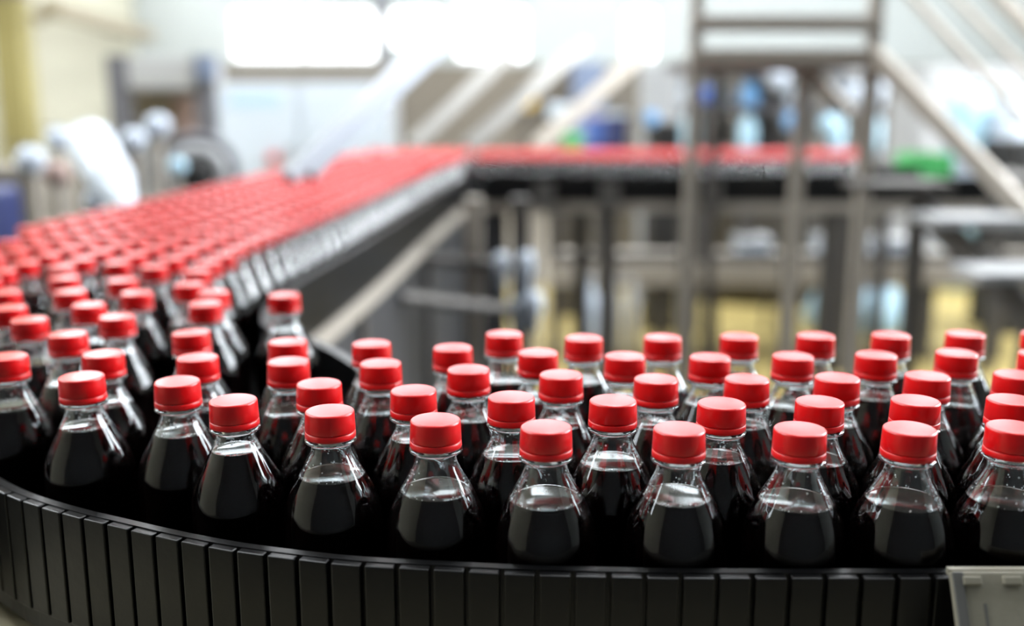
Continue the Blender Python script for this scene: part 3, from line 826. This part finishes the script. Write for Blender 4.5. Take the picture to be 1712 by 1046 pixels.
# ================================================================== BACKGROUND, centre
def simple(name, label, cat, rect, y0, y1, m, bev=0.01, to_floor=False, group=None):
    A, B = bx2(*rect, y0, y1)
    if to_floor: A = (A[0], A[1], 0)
    o = MB().box(A, B, bev).build(name, M[m]); return tag(o, label, cat, group)
wp = thing('roof_column', 'slim grey column between the bright windows', 'column')
c = at(640, 60, 12.6); MB().box((c.x - 0.07, 12.5, 0), (c.x + 0.07, 12.64, 5.9)).build('column_shaft', M['slate'], wp)
MB().box((c.x - 0.12, 12.45, 0), (c.x + 0.12, 12.69, 0.1)).build('column_foot', M['slate'], wp)
simple('wall_cabinet', 'blue grey wall cabinet under the windows, centre background', 'cabinet', (958, 104, 1012, 192), 12.4, 12.9, 'blue_grey', to_floor=True)
ys = thing('warning_sign', 'small yellow warning sign on the taupe wall', 'sign'); c = at(880, 166, 12.8)
MB().lathe([(0, -0.02), (0.12, -0.02), (0.13, 0), (0.12, 0.02), (0, 0.02)], 24, c, Euler((math.radians(90), 0, 0)).to_matrix()).build('sign_disc', M['yellow'], ys)
MB().bar(c, (c.x, c.y, 0), 0.03, 0.03).build('sign_post', M['steel_dark'], ys)
ws = thing('sensor_box', 'white sensor box on a stand in front of the taupe wall', 'box'); c = at(936, 187, 7.0)
MB().box((c.x - .08, 7, c.z - .055), (c.x + .08, 7.12, c.z + .055), 0.02).build('box_body', M['white_paint'], ws)
MB().bar((c.x, 7.06, c.z - .05), (c.x, 7.06, 0), 0.03, 0.03).build('stand_post', M['steel_matt'], ws)
def drum(name, label, px, py0, Y, r, z1, m, lidm):
    x = at(px, py0, Y).x; h = z1 - 0.92
    t = thing(name, label, 'drum', 'plastic drums', (0, 0, 0.92))
    MB().lathe([(0, 0), (r * .95, 0), (r, 0.03), (r, h * .32), (r * 1.03, h * .33), (r * 1.03, h * .36), (r, h * .37), (r, h * .64), (r * 1.03, h * .65), (r * 1.03, h * .68), (r, h * .69), (r, h - .03), (r * .95, h - 0.001), (0, h - 0.001)], 24, (x, Y, 0)).build('drum_body', M[m], t)
    MB().lathe([(0, h), (r * 1.02, h), (r * 1.04, h + .02), (r, h + .035), (0, h + .035)], 24, (x, Y, 0)).build('drum_lid', M[lidm], t)
xs0, xs1 = at(1000, 195, 8.0).x - 0.15, at(1030, 195, 7.7).x + 0.15
tag(MB().box((xs0, 7.5, 0), (xs1, 8.2, 0.919), 0.01).build('drum_stand', M['dado']), 'taupe stand under the blue and navy drums', 'stand')
drum('plastic_drum', 'blue plastic drum behind the far bottle line', 1000, 195, 8.0, 0.09, at(1000, 197, 8.0).z, 'blue', 'rust')
drum('plastic_drum', 'navy plastic drum behind the far bottle line', 1030, 195, 7.7, 0.085, at(1030, 195, 7.7).z, 'navy', 'white_paint')
simple('pedestal', 'dark pedestal under the small green crate', 'pedestal', (940, 251, 980, 300), 6.45, 6.85, 'steel_dark', to_floor=True)
simple('crate', 'small green crate behind the far bottle line, left of the drums', 'crate', (945, 226, 974, 250.9), 6.5, 6.8, 'green')
# rotary filler behind the far line
rf = thing('rotary_filler', 'dark rotary filling machine with white heads behind the far bottle line', 'machine')
RD = 6.6
fc = at(1300, 200, RD + 0.9); rad = 0.78
MB().lathe([(0, 0), (rad, 0), (rad, 0.9), (rad * .95, 1.0), (0, 1.0)], 40, (fc.x, fc.y, 0)).build('filler_base', M['steel_dark'], rf)
zt0, zt1 = at(1300, 190, RD).z, at(1300, 178, RD).z
MB().lathe([(0, zt0), (rad * .9, zt0), (rad * .92, zt1), (0, zt1)], 40, (fc.x, fc.y, 0)).build('carousel_ring', M['slate'], rf)
MB().lathe([(0, 1.0), (0.25, 1.0), (0.25, 1.5), (0, 1.5)], 24, (fc.x, fc.y, 0)).build('column', M['slate'], rf)
zt2 = at(1300, 118, RD).z
MB().lathe([(0, zt2 - .02), (rad, zt2 - .02), (rad, zt2 + .05), (0, zt2 + 0.09)], 40, (fc.x, fc.y, 0)).build('top_cover', M['pale_grey'], rf)
for k in range(14):
    a = 2 * math.pi * (k + 0.3) / 14; x, y = fc.x + rad * .84 * math.cos(a), fc.y + rad * .84 * math.sin(a)
    MB().lathe([(0, zt1), (0.055, zt1), (0.065, zt1 + .05), (0.05, zt1 + .14), (0.03, zt1 + .16), (0.03, zt2 - .025), (0, zt2 - .025)], 14, (x, y, 0)).build('filling_head', M['white_paint' if k % 3 else 'sky_blue'], rf)
    MB().lathe([(0, 1.0), (0.05, 1.0), (0.06, 1.04), (0.06, 1.2), (0.02, zt0 - 0.001), (0, zt0 - 0.001)], 14, (x, y, 0)).build('valve', M['pale_blue' if k % 2 else 'steel_dark'], rf)
simple('filler_guard', 'pale guard panel left of the rotary filler', 'panel', (1070, 108, 1140, 205), 6.8, 6.9, 'pale_grey', to_floor=True)
simple('dark_motor_box', 'dark motor box between the drums and the walkway post', 'box', (1092, 205, 1140, 246), 6.0, 6.4, 'rubber', to_floor=True)
def light_disc(label, px, py, Y, r, m):  # painted discs standing in for lamp dots and bright blobs by the filler
    t = thing('painted_light_disc', label, 'light_disc', 'painted light discs near the filler'); c = at(px, py, Y); Rg = Euler((math.radians(90), 0, 0)).to_matrix()
    MB().lathe([(0, 0.03), (r * .85, 0.03), (r * .9, 0.02), (r * .9, -.04), (0, -.04)], 22, c, Rg).build('disc_face', M[m], t)
    MB().lathe([(r * .9, 0.03), (r, 0.03), (r, -.03), (r * .9, -.03)], 22, c, Rg, True).build('bezel', M['steel'], t)
    MB().bar((c.x, c.y + .02, c.z - r), (c.x, c.y + .02, 0), 0.02, 0.02).build('disc_pipe', M['steel_dark'], t)
light_disc('blue painted disc for a lamp dot beside the left walkway post', 1180, 160, 5.95, 0.06, 'blue')
light_disc('sky blue painted disc for a lamp dot under the walkway, right of centre', 1322, 202, 5.95, 0.06, 'sky_blue')
light_disc('white painted disc for a bright spot beside the right walkway post', 1428, 155, 6.7, 0.075, 'white_paint')
light_disc('pale painted disc for a bright spot just right of the right walkway post', 1470, 150, 6.7, 0.05, 'white_paint')
light_disc('pale blue painted disc for a lamp dot left of the dark motor box', 1088, 198, 5.95, 0.05, 'sky_blue')
light_disc('wide white painted disc for a bright spot under the walkway deck', 1300, 132, 5.95, 0.07, 'white_paint')
light_disc('low white painted disc for a bright spot just above the far bottle caps', 1385, 208, 5.95, 0.07, 'pale_blue')

# ================================================================== BACKGROUND, right and below the far line
simple('wall_machine', 'pale grey machine housing against the wall at far right', 'machine', (1540, 110, 1760, 260), 9.5, 10.4, 'pale_grey', to_floor=True)
tk = thing('water_tank', 'slim pale blue water tank at the far right', 'tank'); x = at(1620, 200, 7.5).x
MB().lathe([(0, 0), (0.14, 0), (0.15, .05), (0.15, 1.3), (0.12, 1.4), (0.05, 1.44), (0, 1.44)], 24, (x, 7.5, 0)).build('tank_body', M['pale_blue'], tk)
MB().lathe([(0, 1.445), (0.05, 1.445), (0.05, 1.5), (0, 1.5)], 16, (x, 7.5, 0)).build('tank_lid', M['white_paint'], tk)
tk = thing('water_tank', 'slim white water tank right of the pale blue one', 'tank'); x = at(1692, 200, 7.3).x
MB().lathe([(0, 0), (0.12, 0), (0.13, .05), (0.13, 1.25), (0.1, 1.33), (0.05, 1.36), (0, 1.36)], 24, (x, 7.3, 0)).build('tank_body', M['white_paint'], tk)
MB().lathe([(0, 1.365), (0.05, 1.365), (0.05, 1.41), (0, 1.41)], 16, (x, 7.3, 0)).build('tank_lid', M['pale_blue'], tk)
sb = thing('work_table', 'grey steel work table right of the walkway', 'table')
A, B = bx2(1462, 298, 1790, 332, 4.55, 5.1); MB().box(A, B, .005).build('table_top', M['steel_dark'], sb)
for xx in (A[0] + .06, B[0] - .06):
    for yy in (4.6, 5.05): MB().box((xx - .025, yy - .025, 0), (xx + .025, yy + .025, A[2] - 0.001)).build('leg', M['steel_dark'], sb)
zt_ = B[2]
for nm, lab, px0, px1, hgt, m in [('crate', 'green crate on the grey work table', 1530, 1592, 0.10, 'green'), ('tray', 'white tray on the grey work table', 1596, 1640, 0.07, 'white_paint')]:
    xa_, xb_ = at(px0, 280, 4.6).x, at(px1, 280, 4.6).x
    t = thing(nm, lab, nm)
    MB().box((xa_, 4.6, zt_), (xb_, 4.85, zt_ + .015)).build('base', M[m], t)
    MB().box((xa_, 4.6, zt_ + .0151), (xb_, 4.612, zt_ + hgt)).build('side', M[m], t); MB().box((xa_, 4.838, zt_ + .0151), (xb_, 4.85, zt_ + hgt)).build('side', M[m], t)
    MB().box((xa_, 4.6121, zt_ + .0151), (xa_ + .012, 4.8379, zt_ + hgt)).build('side', M[m], t); MB().box((xb_ - .012, 4.6121, zt_ + .0151), (xb_, 4.8379, zt_ + hgt)).build('side', M[m], t)
simple('dark_pump', 'black pump housing at the right edge behind the handrail', 'pump', (1690, 235, 1800, 298), 5.9, 6.3, 'rubber', to_floor=True)
# low return conveyor behind the far line
lc = thing('low_conveyor', 'low grey steel conveyor below and behind the far bottle line', 'conveyor')
LD = 5.25
A, B = bx2(918, 440, 1800, 478, LD, LD + 0.5); MB().box(A, B, .006).build('conveyor_bed', M['steel_matt'], lc)
A2, B2 = bx2(918, 424, 1800, 439, LD + .02, LD + .06); MB().box(A2, B2).build('side_rail', M['steel_dark'], lc)
for px in (930, 1010, 1110, 1195, 1330, 1560, 1680):
    x = at(px, 500, LD).x; MB().box((x - .03, LD + .05, 0), (x + .03, LD + .11, A[2] - .001)).build('leg', M['steel_dark'], lc)
for px in (930, 1010, 1190, 1265):
    x = at(px, 380, LD).x; MB().box((x - .035, LD + .2, B[2] + .001), (x + .035, LD + .27, 1.0)).build('upright', M['steel_dark'], lc)
for lab, px, wd in [('white plastic tub on the low conveyor, left of the walkway mid post', 1265, 60), ('white plastic tub on the low conveyor between the walkway posts', 1400, 56), ('wide pale tub on the low conveyor right of the walkway', 1498, 74)]:
    t = thing('plastic_tub', lab, 'tub', 'white tubs on the low conveyor')
    A3, B3 = bx2(px - wd / 2, 400, px + wd / 2, 440, LD + .08, LD + .3)
    z0 = B[2] + .001
    MB().box((A3[0] + .01, LD + .08, z0), (B3[0] - .01, LD + .3, B3[2] - .02), .015).build('tub_body', M['white_paint'], t)
    MB().box((A3[0], LD + .07, B3[2] - .019), (B3[0], LD + .31, B3[2]), .005).build('tub_rim', M['pale_grey'], t)
# things on the yellow floor
def canister(label, px, Y, r, py_top, m):
    t = thing('canister', label, 'canister', 'canisters on the yellow floor'); x = at(px, 500, Y).x; h = at(px, py_top, Y).z
    MB().lathe([(0, 0), (r, 0), (r, h * .75), (r * .8, h * .85), (r * .4, h * .93), (r * .4, h - .001), (0, h - .001)], 20, (x, Y, 0)).build('canister_body', M[m], t)
    MB().lathe([(0, h), (r * .5, h), (r * .5, h + .03), (0, h + .03)], 14, (x, Y, 0)).build('canister_cap', M['pale_grey'], t)
canister('tall white canister on the yellow floor below the far line', 985, 5.0, 0.055, 470, 'white_paint')
canister('tall taupe canister right of the white one on the yellow floor', 1030, 5.0, 0.03, 474, 'pale_grey')
canister('narrow taupe canister, rightmost of the three under the far line', 1056, 5.05, 0.03, 476, 'pale_grey')
bt = thing('plastic_barrel', 'translucent pale blue plastic barrel on the yellow floor behind the walkway', 'barrel')
x = at(1432, 500, 6.2).x; h = at(1432, 468, 6.2).z
MB().lathe([(0, 0), (0.30, 0), (0.31, .04), (0.29, h * .45), (0.23, h * .85), (0.2, h - .03), (0, h - .03)], 30, (x, 6.2, 0)).build('barrel_body', M['pale_blue'], bt)
MB().lathe([(0, h - .0299), (0.205, h - .0299), (0.21, h), (0, h + .01)], 30, (x, 6.2, 0)).build('barrel_lid', M['white_paint'], bt)
